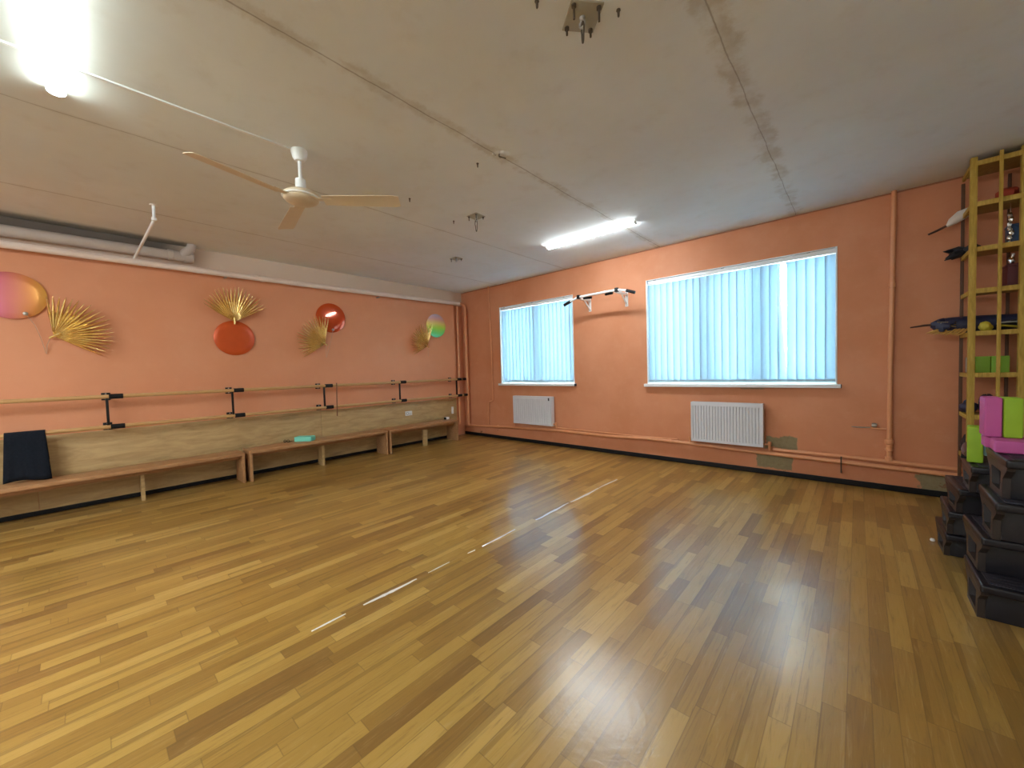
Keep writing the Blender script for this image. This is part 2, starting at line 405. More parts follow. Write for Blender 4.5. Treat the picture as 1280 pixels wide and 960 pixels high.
# windows: white frame, pane, lining, sill
for i, (x0, x1, z0, z1) in enumerate(WIN):
    w = bpy.data.objects.new('window_%d' % (i+1), None); COL.objects.link(w); w.location = ((x0+x1)/2, .17, z0); struct(w)
    fr = MB(); Y0, Y1 = .18, .245; b = .06; xm = (x0+x1)/2
    fr.box(x0, x1, Y0, Y1, z0, z0+b, .006).box(x0, x1, Y0, Y1, z1-b, z1, .006).box(x0, x0+b, Y0, Y1, z0+b, z1-b, .006).box(x1-b, x1, Y0, Y1, z0+b, z1-b, .006)
    cuts = [xm] if i == 0 else [x0+(x1-x0)*.36, x0+(x1-x0)*.66]
    for c in cuts: fr.box(c-.055, c+.055, Y0, Y1, z0+b, z1-b, .006)
    fr.build('window_frame', M['white_pvc'], w)
    MB().box(x0+b-.005, x1-b+.005, .208, .218, z0+b-.005, z1-b+.005).build('pane', M['glass'], w)
    ln = MB(); e = .014
    ln.box(x0, x0+e, -.006, .18, z0, z1, .002).box(x1-e, x1, -.006, .18, z0, z1, .002).box(x0+e, x1-e, -.003, .18, z1-.008, z1, .002)
    ln.build('window_lining', M['white_pvc'], w)
    MB().box(x0-.03, x1+.03, -.062, .18, z0-.034, z0+.006, .006).build('window_sill', M['white_pvc'], w)
    o_ = MB().box(x1+.03, x1+.036, -.06, -.004, z0-.034, z0+.004, .001).build('sill_cap', M['sticker'], w)

# pale ground outside
struct(MB().box(-30, 40, .4, 60, -1.3, -1.2).build('trim_3', M['snow']))

# vertical blinds
def blind(i, label):
    x0, x1, z0, z1 = WIN[i]; x0 += .016; x1 -= .016
    t = thing('vertical_blind', label, 'blind', ((x0+x1)/2, .05, z1), 'vertical blinds in the windows')
    hr = MB().box(x0, x1, .022, .066, z1-.058, z1-.012, .004); hr.build('headrail', M['white_pvc'], t)
    for k in range(3):
        xx = x0+(x1-x0)*(.04+.42*k); MB().box(xx, xx+.03, .02, .07, z1-.012, z1-.006, .001).build('mounting_clip', M['sticker'], t)
    pitch = .081; n = int((x1-x0)/pitch); pitch = (x1-x0)/n
    for k in range(n):
        c = x0+pitch*(k+.5); a0 = math.radians(15+random.uniform(-5, 5)); tw = 0.
        if i == 1 and k == int(n*.605): a0 = math.radians(-20)
        if i == 1 and k == int(n*.76): a0 = math.radians(80); tw = math.radians(-66)
        if i == 1 and k in (int(n*.76)+1, int(n*.76)+2): a0 = math.radians(12); tw = math.radians(8)
        if i == 0 and k == n//2: a0 = math.radians(30)
        m = MB(); ztop, zbot = z1-.064, z0+.028
        rows = []
        for j in range(13):
            u = j/12; z = ztop+(zbot-ztop)*u; a = a0+tw*u*u; row = []; cc = c-(.034*(1-u*u) if (i == 1 and k == int(n*.76)) else 0)
            for q in range(7):
                v = (q/6-.5)*.096; bow = .007*(1-(2*q/6-1)**2)
                row.append((cc+v*math.cos(a)-bow*math.sin(a), .046+v*math.sin(a)+bow*math.cos(a)+.003*math.sin(u*3+k), z))
            rows.append(row)
        m.grid(rows)
        sl = m.build('slat', M['blind'], t, angle=180)
        wt = MB().box(-.042, .042, -.0022, .0022, 0, .032, .001)
        a = a0+tw; wt.xf(Matrix.Translation((c, .046+.003*math.sin(3+k), zbot-.002)) @ Matrix.Rotation(a, 4, 'Z'))
        wt.build('bottom_weight', M['blind'], sl)
    MB().tube([(x0+.02, .03, z0+.018), (x0+(x1-x0)*.5, .03, z0+.012), (x1-.02, .03, z0+.018)], .0022, 6).build('bead_chain', M['white_pl'], t)
blind(0, 'white vertical blind closed over the smaller window beside the corner pipes')
blind(1, 'white vertical blind with a twisted slat and bright gap over the larger window')

# ------------------------------------------------------------------ lamps
def tube_lamp(loc, label, em, L=1.2):
    t = thing('tube_light', label, 'light', loc, 'ceiling tube lights')
    x, y, z = loc
    MB().box(x, x+L, y-.030, y+.030, z-.012, z, .003).build('housing', M['white_met'], t)
    d = MB(); prof = [(y+.036*math.cos(PI*k/10), z-.012-.026*math.sin(PI*k/10)) for k in range(11)]
    d.prism(prof, 'yz', x+.012, x+L-.012); d.build('diffuser', em, t)
    c = MB(); c.prism([(y+.038*math.cos(PI*k/10), z-.0115-.028*math.sin(PI*k/10)) for k in range(11)], 'yz', x, x+.012); c.build('end_cap', M['white_pl'], t)
    c = MB(); c.prism([(y+.038*math.cos(PI*k/10), z-.0115-.028*math.sin(PI*k/10)) for k in range(11)], 'yz', x+L-.012, x+L); c.build('end_cap', M['white_pl'], t)
tube_lamp((3.055, -1.14, H), 'white LED tube light on the ceiling near the window wall', M['lamp_far'])
tube_lamp((2.825, -5.30, H), 'white LED tube light at the top left behind the ceiling fan wire', M['lamp_near'])

tube_lamp((1.9, -7.25, H), 'added fill light in tube form on the ceiling at the rear left, unseen behind the camera', M['lamp_fill'])  # unseen fill lamps, added behind the camera to brighten the room
tube_lamp((4.3, -7.25, H), 'added fill light in tube form on the ceiling at the rear right, unseen behind the camera', M['lamp_fill'])
# ------------------------------------------------------------------ ceiling fan
FX, FY = 3.13, -4.18
t = thing('ceiling_fan', 'cream three-bladed ceiling fan hanging on a short white rod', 'fan', (FX, FY, H))
MB().lathe([(.052, 2.899), (.053, 2.885), (.044, 2.845), (.030, 2.825), (.012, 2.822)], (FX, FY, 0)).build('canopy', M['fanw'], t)
MB().lathe([(.012, 2.83), (.012, 2.66)], (FX, FY, 0), n=14).build('rod', M['fanw'], t)
MB().lathe([(.016, 2.70), (.034, 2.695), (.036, 2.635), (.044, 2.63), (.040, 2.60)], (FX, FY, 0)).build('rod_cup', M['fanw'], t)
MB().lathe([(.04, 2.618), (.098, 2.603), (.118, 2.585), (.120, 2.570), (.112, 2.562), (.113, 2.556), (.104, 2.545), (.085, 2.535), (.03, 2.527), (.012, 2.526)], (FX, FY, 0), n=40).build('motor_housing', M['fan'], t)
MB().lathe([(.118, 2.574), (.123, 2.571), (.123, 2.565), (.117, 2.562)], (FX, FY, 0), n=40).build('trim_ring', M['fanw'], t)
for ang in (-73.6, 47.5, 170.5):
    b = MB(); a = math.radians(ang)
    N = 14; top = []; 
    for sgn in (1, -1):
        rows = []
        for i in range(N+1):
            r = .15+.53*i/N; w = .050+.012*i/N
            if i == N: w *= .86
            rows.append([(r, v*w, .0012*sgn+.003*math.cos(v*1.4)+-.014*v*w/.06) for v in (-1, -.6, -.2, .2, .6, 1)])
        b.grid(rows)
    bmesh.ops.bridge_loops(b.b, edges=[e for e in b.b.edges if e.is_boundary])
    b.xf(Matrix.Translation((FX, FY, 2.552)) @ Matrix.Rotation(a, 4, 'Z'))
    bl = b.build('blade', M['fan'], t, angle=50)
    br = MB().box(.085, .21, -.022, .022, .004, .009, .002).xf(Matrix.Translation((FX, FY, 2.552)) @ Matrix.Rotation(a, 4, 'Z'))
    br.build('blade_bracket', M['fan'], bl)
wr = MB().box(3.106, 3.124, -7.9, FY-.05, H-.011, H-.0005, .002)
tag(wr.build('cable_duct', M['white_pl']), 'thin white cable duct running along the ceiling to the fan', 'cable duct')

# ------------------------------------------------------------------ ceiling anchor plates
def anchor(loc, label, s=.14, drop=.09, ring=True, rz=0., bolts=.05):
    t = thing('anchor_plate', label, 'ceiling anchor', loc, 'steel anchor plates along the ceiling'); x, y, z = loc
    R = Matrix.Translation((x, y, z)) @ Matrix.Rotation(rz, 4, 'Z')
    MB().box(-s/2, s/2, -s/2, s/2, -.008, 0, .001).xf(R).build('plate', M['plate'], t)
    for i, (sx, sy) in enumerate(((1, 1), (1, -1), (-1, 1), (-1, -1))):
        bl = bolts*(1 if i % 2 else .45); q = s*.38
        MB().lathe([(.011, -.008), (.011, -.018), (.0055, -.0185), (.005, -.02-bl)], (sx*q, sy*q, 0), n=8).xf(R).build('bolt', M['rust'], t)
    MB().lathe([(.014, -.008), (.012, -.016), (.006, -.022)], (0, 0, 0), n=10).torus((0, 0, -.034), .016, .005, (1, .4, 0)).xf(R).build('eye_ring', M['steel'], t)
    if ring:
        pts = [(0, .017*math.cos(2*PI*k/20)*(1.0 if math.sin(2*PI*k/20) > 0 else .7), -.048-drop/2+.02+(drop/2)*math.sin(2*PI*k/20)) for k in range(21)]
        MB().tube(pts, .0042, 8, False).xf(R).build('carabiner', M['rust'], t)
anchor((5.141, -3.69, H), 'large square steel anchor plate with a hanging clip at the top edge of the photo', .15, .09, True, math.radians(49))
anchor((3.14, -2.49, H), 'square steel anchor plate with an oval clip between the fan and the far tube light', .135, .13, True, math.radians(3), .03)
anchor((1.845, -1.67, H), 'small steel anchor plate without a clip nearest the left wall', .13, .05, False, math.radians(3), .03)
t = thing('anchor_stub', 'broken plaster lump with a bent steel stub on the ceiling seam', 'ceiling anchor', (4.13, -3.15, H))
m = MB()
for k in range(5): m.lathe([(.035*random.uniform(.5, 1), H+.001), (.03*random.uniform(.5, .9), H-.006), (.012, H-.012)], (4.10+random.uniform(-.06, .06), -3.15+random.uniform(-.05, .05), 0), n=9)
m.build('plaster_lump', M['ceil'], t)
MB().tube([(4.11, -3.16, H-.002), (4.115, -3.165, H-.03), (4.15, -3.13, H-.045)], .005, 8).build('steel_stub', M['rust'], t)
for (x, y), lb in zip(((5.274, -3.604), (5.035, -3.889), (3.894, -3.173), (3.016, -3.201), (2.883, -2.574)),
        ('dark screw in the ceiling right of the large anchor plate', 'dark screw in the ceiling left of the large anchor plate', 'dark screw in the ceiling beside the plaster lump', 'dark screw in the ceiling beyond the fan blade tip', 'dark screw in the ceiling left of the oval clip plate')):
    q = MB().lathe([(.009, H+.0005), (.010, H-.004), (.006, H-.008), (.005, H-.028), (.003, H-.032)], (x, y, 0), n=9).xf(Matrix.Identity(4))
    tag(q.build('ceiling_screw', M['rust']), lb, 'screw', 'loose screws in the ceiling')

# ------------------------------------------------------------------ pipes
def arc(p0, p1, p2, n=6):
    p0, p1, p2 = Vector(p0), Vector(p1), Vector(p2)
    return [tuple(p0*(1-u)**2+p1*2*u*(1-u)+p2*u*u) for u in [k/n for k in range(n+1)]]
# pale pipe along the left wall, bending down in the corner
t = thing('heating_pipe', 'pale thick heating pipe along the top of the left wall, turning down in the corner', 'pipe', (.17, -3, 2.6))
MB().tube([(.125, -8.1, 2.612), (.125, -5, 2.618), (.130, -2.5, 2.625), (.165, -.20, 2.650)], .036, 16).build('horizontal_run', M['pipe_pk'], t)
MB().tube([(.165, -.20, 2.650)]+arc((.170, -.16, 2.650), (.18, -.07, 2.652), (.185, -.068, 2.56))+[(.183, -.066, 1.4)]+[(.178, -.062, .30)]+arc((.178, -.062, .26), (.178, -.06, .20), (.24, -.06, .205)), .029, 14).build('corner_riser', M['pipe_or'], t)
MB().lathe([(.041, -.02), (.041, .02)], (.128, -3.6, 2.621), 'y', 16).build('coupling', M['pipe_pk'], t)
for yy in (-6.2, -4.0, -1.9):
    MB().box(.034, .125, yy-.012, yy+.012, 2.578, 2.590, .002).build('pipe_bracket', M['steel'], t)
tag(MB().tube([(.06, -.17, 2.60), (.06, -.172, 1.5), (.062, -.19, .9), (.064, -.20, .24)], .024, 14).build('heating_riser', M['pipe_or']), 'orange vertical pipe in the wall recess left of the corner riser', 'pipe')
# grey drain pipe
t = thing('drain_pipe', 'grey plastic drain pipe above the pale heating pipe with a branch into the ceiling', 'pipe', (.13, -5, 2.75))
MB().tube([(.105, -8.1, 2.735), (.105, -4.36, 2.760)], .055, 18).build('horizontal_run', M['duct'], t)
MB().lathe([(.056, -4.55), (.064, -4.545), (.064, -4.50), (.058, -4.495), (.058, -4.40), (.066, -4.395), (.066, -4.36), (.062, -4.32), (.054, -4.315), (.05, -4.31)], (.105, 0, 2.76), 'y', 20).build('coupling', M['duct'], t)
MB().tube([(.105, -4.42, 2.76), (.15, -4.38, 2.81), (.17, -4.34, 2.85), (.17, -4.33, 2.905)], [.05, .05, .046, .046], 16).build('branch', M['duct'], t)
# pvc strut
t = thing('sprinkler_conduit', 'thin white pipe dropping from the ceiling and bending to the pale heating pipe', 'pipe', (1.30, -4.77, H))
MB().lathe([(.028, H+.001), (.028, H-.006), (.014, H-.008)], (1.30, -4.77, 0), n=14).build('flange', M['white_pl'], t)
MB().tube([(1.30, -4.77, H), (1.29, -4.77, 2.82)]+arc((1.29, -4.77, 2.80), (1.28, -4.77, 2.765), (1.22, -4.775, 2.755))+[(.13, -4.83, 2.655)], .013, 12).build('bent_pipe', M['white_pl'], t)
MB().lathe([(.014, 2.79), (.020, 2.788), (.020, 2.765), (.014, 2.76)], (1.287, -4.77, 0), n=12).build('elbow', M['white_pl'], t)

# pipes on the window wall
t = thing('radiator_pipe', 'orange heating pipe running low along the window wall under both radiators', 'pipe', (3, -.06, .27))
MB().tube([(.20, -.06, .205), (.6, -.06, .215), (1.36, -.06, .252), (2.3, -.06, .275), (3.3, -.06, .272), (3.9, -.06, .292), (4.45, -.06, .286), (5.23, -.06, .262), (5.95, -.06, .250), (6.3, -.06, .243), (7.2, -.06, .228)], .021, 14).build('main_run', M['pipe_or'], t)
for xx in (1.0, 2.9, 4.2): MB().lathe([(.026, xx-.02), (.026, xx+.02)], (0, -.06, .236 if xx < 2 else (.272 if xx < 4 else .289)), 'x', 14).build('coupling', M['pipe_or'], t)
MB().tube([(5.95, -.084, .31), (5.95, -.086, .24), (5.95, -.075, .14), (5.95, -.0012, .135)], .006, 8).build('pipe_hook', M['rust'], t)
t = thing('upper_heating_pipe', 'thinner orange pipe just above the radiator pipe, right of the large radiator', 'pipe', (6, -.035, .29))
MB().tube([(5.36, -.045, .308), (6.0, -.04, .304), (6.5, -.036, .292), (7.2, -.036, .28)], .019, 14).build('main_run', M['pipe_or'], t)
t = thing('small_heating_pipe', 'thin orange pipe from the small radiator valve towards the large radiator', 'pipe', (3, -.03, .31))
MB().tube([(2.36, -.034, .318), (3.0, -.03, .312), (3.7, -.03, .307), (4.30, -.034, .318)], .011, 10).build('main_run', M['pipe_or'], t)
t = thing('supply_riser', 'orange vertical pipe between the large window and the yellow shelf', 'pipe', (6.31, -.04, 1.5))
MB().tube([(6.328, -.038, 2.9), (6.322, -.038, 2.2), (6.312, -.036, 1.3), (6.306, -.036, .30)], .020, 14).build('riser', M['pipe_or'], t)
MB().lathe([(.022, .40), (.030, .405), (.030, .425), (.024, .43), (.024, .47), (.032, .475), (.032, .51), (.022, .52)], (6.306, -.036, 0), n=14).build('union', M['pipe_or'], t)
MB().lathe([(.024, .305), (.031, .31), (.031, .345), (.024, .35)], (6.306, -.036, 0), n=14).build('tee', M['pipe_or'], t)
MB().lathe([(.021, 1.99), (.026, 1.992), (.026, 2.03), (.021, 2.032)], (6.319, -.037, 0), n=14).build('coupling', M['pipe_or'], t)
MB().tube([(6.306, -.036, .615), (6.10, -.036, .622)], .009, 10).build('tap_stub', M['pipe_or'], t)
MB().lathe([(.008, -.02), (.02, -.018), (.024, 0), (.018, .018), (.008, .02)], (6.20, -.036, .648), 'x', 12).build('tap_valve', M['steel'], t)
MB().tube([(6.17, -.05, .625), (6.08, -.055, .622), (6.03, -.055, .624)], [.006, .006, .004], 8).build('tap_lever', M['steel'], t)
t = thing('thin_riser', 'thin orange pipe with a small jog, left of the smaller window', 'pipe', (.8, -.03, 1.5))
MB().tube([(.822, -.028, 2.9), (.84, -.028, 2.3), (.855, -.028, 1.7), (.856, -.028, .76)]+arc((.856, -.028, .75), (.856, -.028, .715), (.82, -.028, .712))+arc((.78, -.028, .705), (.735, -.028, .70), (.735, -.028, .66))+[(.715, -.028, .225)], .0125, 10).build('riser', M['pipe_or'], t)
MB().lathe([(.014, .46), (.019, .462), (.019, .50), (.014, .502)], (.726, -.028, 0), n=10).build('coupling', M['pipe_or'], t)

# ------------------------------------------------------------------ radiators
def radiator(x0, x1, z0, z1, label, ribs, sticker=False):
    t = thing('radiator', label, 'radiator', ((x0+x1)/2, -.06, z0), 'panel radiators under the windows')
    yf, yb = -.118, -.035
    m = MB(); e = .018; b = .045; pitch = (x1-x0-2*e)/ribs; P = []
    cols = [x0+.004, x0+e]
    prof = [(x0+.004, 0), (x0+e, 0)]
    for k in range(ribs):
        s = x0+e+pitch*k
        for u, d in ((.12, .0), (.24, .013), (.42, .013), (.54, 0), (.98, 0)): prof.append((s+u*pitch, d))
    prof += [(x1-e, 0), (x1-.004, 0)]
    for z, k in ((z0+.003, 0), (z0+b-.012, 0), (z0+b, 1), (z1-b-.012, 1), (z1-b, 0), (z1-.003, 0)):
        P.append([(x, yf+d*k, z) for x, d in prof])
    m.grid(P)
    fp = m.build('front_panel', M['rad'], t, angle=30)
    MB().box(x0+.006, x1-.006, yb-.012, yb, z0+.006, z1-.006, .004).build('rear_panel', M['rad'], t)
    for xa, xb in ((x0, x0+.005), (x1-.005, x1)): MB().box(xa, xb, yf-.001, yb, z0, z1, .0015).build('side_cover', M['rad'], t)
    g = MB(); k = int((x1-x0)/.022)
    for i in range(k): xx = x0+.008+(x1-x0-.02)*i/k; g.box(xx, xx+.008, yf+.006, yb-.004, z1-.010, z1-.003)
    g.box(x0+.004, x1-.004, yf-.001, yf+.008, z1-.010, z1, .002); g.box(x0+.004, x1-.004, yb-.012, yb, z1-.010, z1, .002)
    g.build('top_grille', M['rad'], t)
    for xx in (x0+.14, x1-.14): MB().box(xx-.015, xx+.015, yb, -.001, z0+.05, z1-.05, .002).build('wall_bracket', M['rad'], t)
    v = MB().tube([(x1-.004, -.07, z0+.035), (x1+.05, -.07, z0+.035)], .010, 10)
    v.lathe([(.010, z0+.070), (.018, z0+.066), (.018, z0+.040), (.014, z0+.034), (.014, z0+.0), (.010, z0-.03)], (x1+.055, -.07, 0), n=12)
    v.build('valve', M['pipe_or'], t)
    v = MB().tube([(x0+.004, -.07, z0+.03), (x0-.028, -.07, z0+.03), (x0-.03, -.065, z0-.06)], .010, 10)
    v.lathe([(.010, z0+.055), (.014, z0+.05), (.014, z0+.012), (.010, z0+.005)], (x0-.03, -.07, 0), n=12)
    v.build('return_pipe', M['pipe_or'], t)
    if sticker: MB().box(x1-.066, x1-.040, yf-.0025, yf-.0002, z1-.068, z1-.020).build('sticker', M['sticker'], t)
radiator(1.452, 2.300, .345, .838, 'smaller-looking white panel radiator under the window beside the corner', 26, True)
radiator(4.490, 5.272, .330, .832, 'white ribbed panel radiator under the large window beside the bare plaster patch', 23)

# ------------------------------------------------------------------ pull-up bar
t = thing('pull_up_bar', 'white wall-mounted pull up bar with black grips between the two windows', 'pull up bar', (3.3, 0, 2.2))
yb_ = -.37
MB().tube([(2.875, yb_-.005, 2.290), (3.02, yb_, 2.340), (3.64, yb_, 2.350), (3.785, yb_-.005, 2.316)], .0165, 14).build('bar', M['white_met'], t)
for a, b in (((2.775, yb_-.005, 2.255), (2.888, yb_-.005, 2.294)), ((3.772, yb_-.005, 2.319), (3.888, yb_-.005, 2.274))):
    MB().tube([a, b], .021, 14).build('end_grip', M['black_rub'], t)
for xx, zz in ((3.03, 2.341), (3.63, 2.350)):
    MB().box(xx-.022, xx+.022, yb_-.026, yb_+.026, zz-.027, zz+.027, .004).build('clamp', M['black'], t)
for xx, zz, sx in ((3.10, 2.335, 1), (3.56, 2.343, -1)):
    MB().tube([(xx, yb_+.015, zz-.022), (xx+.12*sx, yb_+.045, zz-.022)], .017, 12).build('inner_grip', M['black_rub'], t)
for xx, zz in ((3.00, 2.345), (3.60, 2.350)):
    MB().box(xx-.022, xx+.022, -.008, -.0005, 2.165, 2.375, .002).build('wall_plate', M['white_met'], t)
    MB().box(xx+.004-.015, xx+.004+.015, yb_, -.006, zz-.030, zz, .002).build('arm', M['white_met'], t)
    MB().tube([(xx, -.010, 2.20), (xx, -.17, zz-.022)], .011, 10).build('brace', M['white_met'], t)
    for z in (2.18, 2.36): MB().lathe([(.007, -.008), (.007, -.013), (.003, -.014)], (xx, 0, z), 'y', 8).build('bolt', M['steel'], t)

# ------------------------------------------------------------------ wall panel, benches, barre on the left wall
t = thing('wood_panel', 'pale wood wainscot panel fixed low along the left wall', 'wall panel', (.05, -3.2, .04))
for y0, y1 in ((-8.0, -5.62), (-5.617, -2.9), (-2.897, -.262)):
    MB().box(.0358, .054, y0, y1, .052, .785 if y1 < -.5 else .775, .0015).build('panel_sheet', M['panel'], t)
def bench(y0, y1, xf, zt, ym, legw, lx0, lx1, label):
    t = thing('bench', label, 'bench', ((xf+.07)/2, (y0+y1)/2, 0), 'low wooden benches along the left wall')
    xb = xf-.33
    MB().box(xb, xf, y0, y1, zt-.036, zt, .003).build('seat', M['bench'], t)
    for a in (y0+.002, y1-.028):
        MB().box(xb+.01, xf-.002, a, a+.026, 0, zt-.0355, .002).build('leg', M['bench'], t)
    MB().box(lx0, lx1, ym-legw/2, ym+legw/2, 0, zt-.0355, .002).build('leg', M['panel'], t)
    MB().box(xb+.02, xb+.042, y0+.028, ym-legw/2-.001 if lx0 < xb+.045 else y1-.028, zt-.10, zt-.0355, .002).build('stretcher', M['bench'], t)
    MB().box(xf-.11, xf-.09, y0+.028, y1-.028, zt-.085, zt-.0355, .002).build('stretcher', M['bench'], t)
bench(-6.72, -3.975, .42, .375, -4.89, .03, .19, .30, 'nearest low wooden bench along the left wall, under the dark towel')
bench(-3.93, -2.035, .45, .388, -2.995, .03, .15, .32, 'middle low wooden bench along the left wall, holding the turquoise block')
bench(-2.005, -.575, .46, .388, -1.245, .085, .31, .345, 'farthest low wooden bench along the left wall, nearest the corner')

BX = .187
t = thing('ballet_barre', 'double wooden ballet barre on black brackets along the left wall', 'ballet barre', (BX, -3, .83))
ZU, ZL = 1.148, .828
MB().tube([(BX, -7.9, ZU), (BX, -.15, ZU)], .021, 14).build('handrail', M['barre'], t)
MB().tube([(BX, -7.9, ZL), (BX, -.12, ZL)], .021, 14).build('handrail', M['barre'], t)
for (yw, yr) in ((-7.15, -7.1), (-5.115, -5.113), (-4.025, -4.018), (-2.922, -2.891), (-1.662, -1.625), (-.408, -.357)):
    b = MB()
    b.box(BX-.011, BX+.011, yr-.011, yr+.011, ZL+.0, ZU+.0, .003)
    for z in (ZU, ZL):
        b.tube([(.04, yw, z-.004), (BX, yr, z-.004)], .010, 10)
    bo = b.build('bracket', M['black'], t)
    for z in (ZU, ZL):
        MB().box(.0355, .047, yw-.035, yw+.035, z-.042, z+.038, .004).build('wall_plate', M['black'], bo)
        MB().tube([(BX, yr+.015, z), (BX, yr+.122, z)], .0265, 14).build('sleeve', M['black_rub'], bo)
        for dz in (-.028, .026): MB().lathe([(.008, .047), (.008, .052), (.004, .053)], (0, yw, z+dz), 'x', 8).build('bolt', M['steel'], bo)
for yy, zz in ((-.125, ZU), (-.095, ZL)): MB().tube([(BX, yy-.09, zz), (BX, yy+.005, zz)], .0255, 14).build('end_cap', M['black_rub'], t)
tag(MB().tube([(BX+.028, -2.715, 1.185), (BX+.030, -2.722, .90), (BX+.030, -2.728, .685)], .0085, 8).build('wooden_stick', M['rodwood']), 'thin brown stick standing against both rails of the barre', 'stick')

# towel over the lower barre
def cloth():
    m = MB(); prof = []
    R = .026
    for k in range(10): u = k/9; prof.append((BX+R+.004+.05*math.sin(u*1.4)*.5, ZL-.438+.438*u, 1-u))
    for k in range(1, 8): a = PI*k/8; prof.append((BX+R*math.cos(a), ZL+R*math.sin(a), 0))
    for k in range(8): u = k/7; prof.append((BX-R-.002, ZL-.26*u, u*.6))
    prof[:10] = [(BX+R+.012*(1-k/9)+.001, ZL-.438+.438*k/9, 1-k/9) for k in range(10)]
    n = 22; rows = []
    for i in range(n+1):
        s = i/n; row = []
        for (x, z, d) in prof:
            y = -5.785+.245*s+(s-.5)*.045*d
            row.append((x+d*.008*math.sin(s*9+1)+d*.004*math.sin(s*23), y, z+d*.012*math.sin(s*5)))
        rows.append(row)
    m.grid(rows); o = m.build('towel', M['towel'], angle=180)
    md = o.modifiers.new('thick', 'SOLIDIFY'); md.thickness = .004; md.offset = 1
    return o
tag(cloth(), 'dark navy towel draped over the lower barre above the near bench', 'towel')

def block(name, mat, label, group=None, size=(.23, .15, .065), loc=(0, 0, 0), rot=(0, 0, 0), bev=.010):
    m = MB().box(-size[0]/2, size[0]/2, -size[1]/2, size[1]/2, 0, size[2], bev, 3)
    o = m.build(name, mat); o.location = loc; o.rotation_euler = rot
    return tag(o, label, 'yoga block', group)
block('yoga_block', M['teal'], 'turquoise foam yoga block lying on the middle bench', None, (.235, .13, .066), (.262, -3.215, .388), (0, 0, math.radians(41.9)))
t = thing('sunglasses', 'small dark folded object left of the turquoise block on the bench', 'glasses', (.165, -3.42, .388))
m = MB()
for k in (-1, 1): m.torus((.165+.022*k*.75, -3.42+.022*k*.67, .406), .017, .004, (-.67, .75, 0), 16, 6)
m.build('lens_frame', M['black'], t)
MB().tube([(.135, -3.45, .40), (.15, -3.40, .394), (.20, -3.385, .394)], .0035, 6).tube([(.195, -3.39, .40), (.19, -3.36, .394), (.14, -3.37, .394)], .0035, 6).build('temple', M['black'], t)

t = thing('wall_socket', 'white double socket on the wood panel above the far bench', 'socket', (.054, -1.385, .575))
MB().box(.0542, .070, -1.455, -1.315, .537, .617, .006).build('face_plate', M['white_pl'], t)
for yy in (-1.415, -1.355):
    MB().lathe([(.024, .0695), (.024, .0715), (.019, .0716), (.018, .066)], (0, yy, .577), 'x', 18).build('socket_cup', M['sticker'] if yy < -1.4 else M['white_pl'], t)
MB().box(.0700, .092, -1.378, -1.337, .560, .597, .006).build('plug_adapter', M['white_pl'], t)
t = thing('power_strip', 'white power strip hanging on the panel end above the far bench', 'power strip', (.06, -.40, .45))
MB().box(.0545, .090, -.405, -.368, .468, .605, .006).build('strip_body', M['white_pl'], t)
m = MB()
for k in range(3): m.lathe([(.013, .0895), (.013, .0915), (.010, .0917), (.009, .088)], (0, -.386, .495+.042*k), 'x', 12)
m.build('socket_cup', M['duct'], t)
t = thing('adapter_box', 'small white adapter box with dark ends standing at the end of the far bench', 'box', (.20, -.62, .388))
MB().box(.155, .225, -.665, -.595, .388, .435, .004).build('box_body', M['white_pl'], t)
for a, b in ((-.675, -.664), (-.596, -.585)): MB().box(.158, .222, a, b, .390, .432, .003).build('dark_end', M['black'], t)

# ------------------------------------------------------------------ foil discs and gold palm leaves
def disc(y, z, mat, label, r=.222, ring=True, stick=None):
    t = thing('paper_disc', label, 'wall disc', (.036, y, z), 'foil discs on the left wall')
    m = MB(); prof = [(.001, .0), (r*.98, .0), (r, .004), (r, .012), (r*.985, .0145), (r*.7, .018), (r*.35, .020), (.001, .0205)]
    m.lathe(prof, (0, 0, 0), 'x', 64)
    o = m.build('disc_face', mat, None, angle=50); o.location = (.044, y, z)
    o.parent = t; o.matrix_parent_inverse = WM(t).inverted()
    MB().box(.0352, .050, y-.02, y+.02, z-.02, z+.02, .002).build('mount', M['string'], t)
    if stick:
        MB().tube(stick, .0028, 6).build('stem', M['string'], t)
        a = Vector(stick[0]); MB().lathe([(.004, -.008), (.016, -.006), (.018, .004), (.006, .010)], tuple(a), 'x', 10).build('stem_clip', M['steel'], t)
disc(-5.69, 2.155, M['pink_disc'], 'large pink and orange foil disc at the left edge of the photo', stick=[(.083, -5.612, 1.985), (.075, -5.56, 1.88), (.065, -5.53, 1.76), (.05, -5.503, 1.60)])
disc(-3.93, 1.822, M['orange_disc'], 'plain orange disc hanging below the upright gold palm leaf')
disc(-2.685, 2.18, M['red_disc'], 'shiny orange foil disc with a curved highlight, second from the corner', stick=[(.083, -2.675, 2.0), (.07, -2.70, 1.85), (.055, -2.78, 1.575)])
disc(-.70, 2.19, M['holo_disc'], 'rainbow green and yellow foil disc nearest the corner')
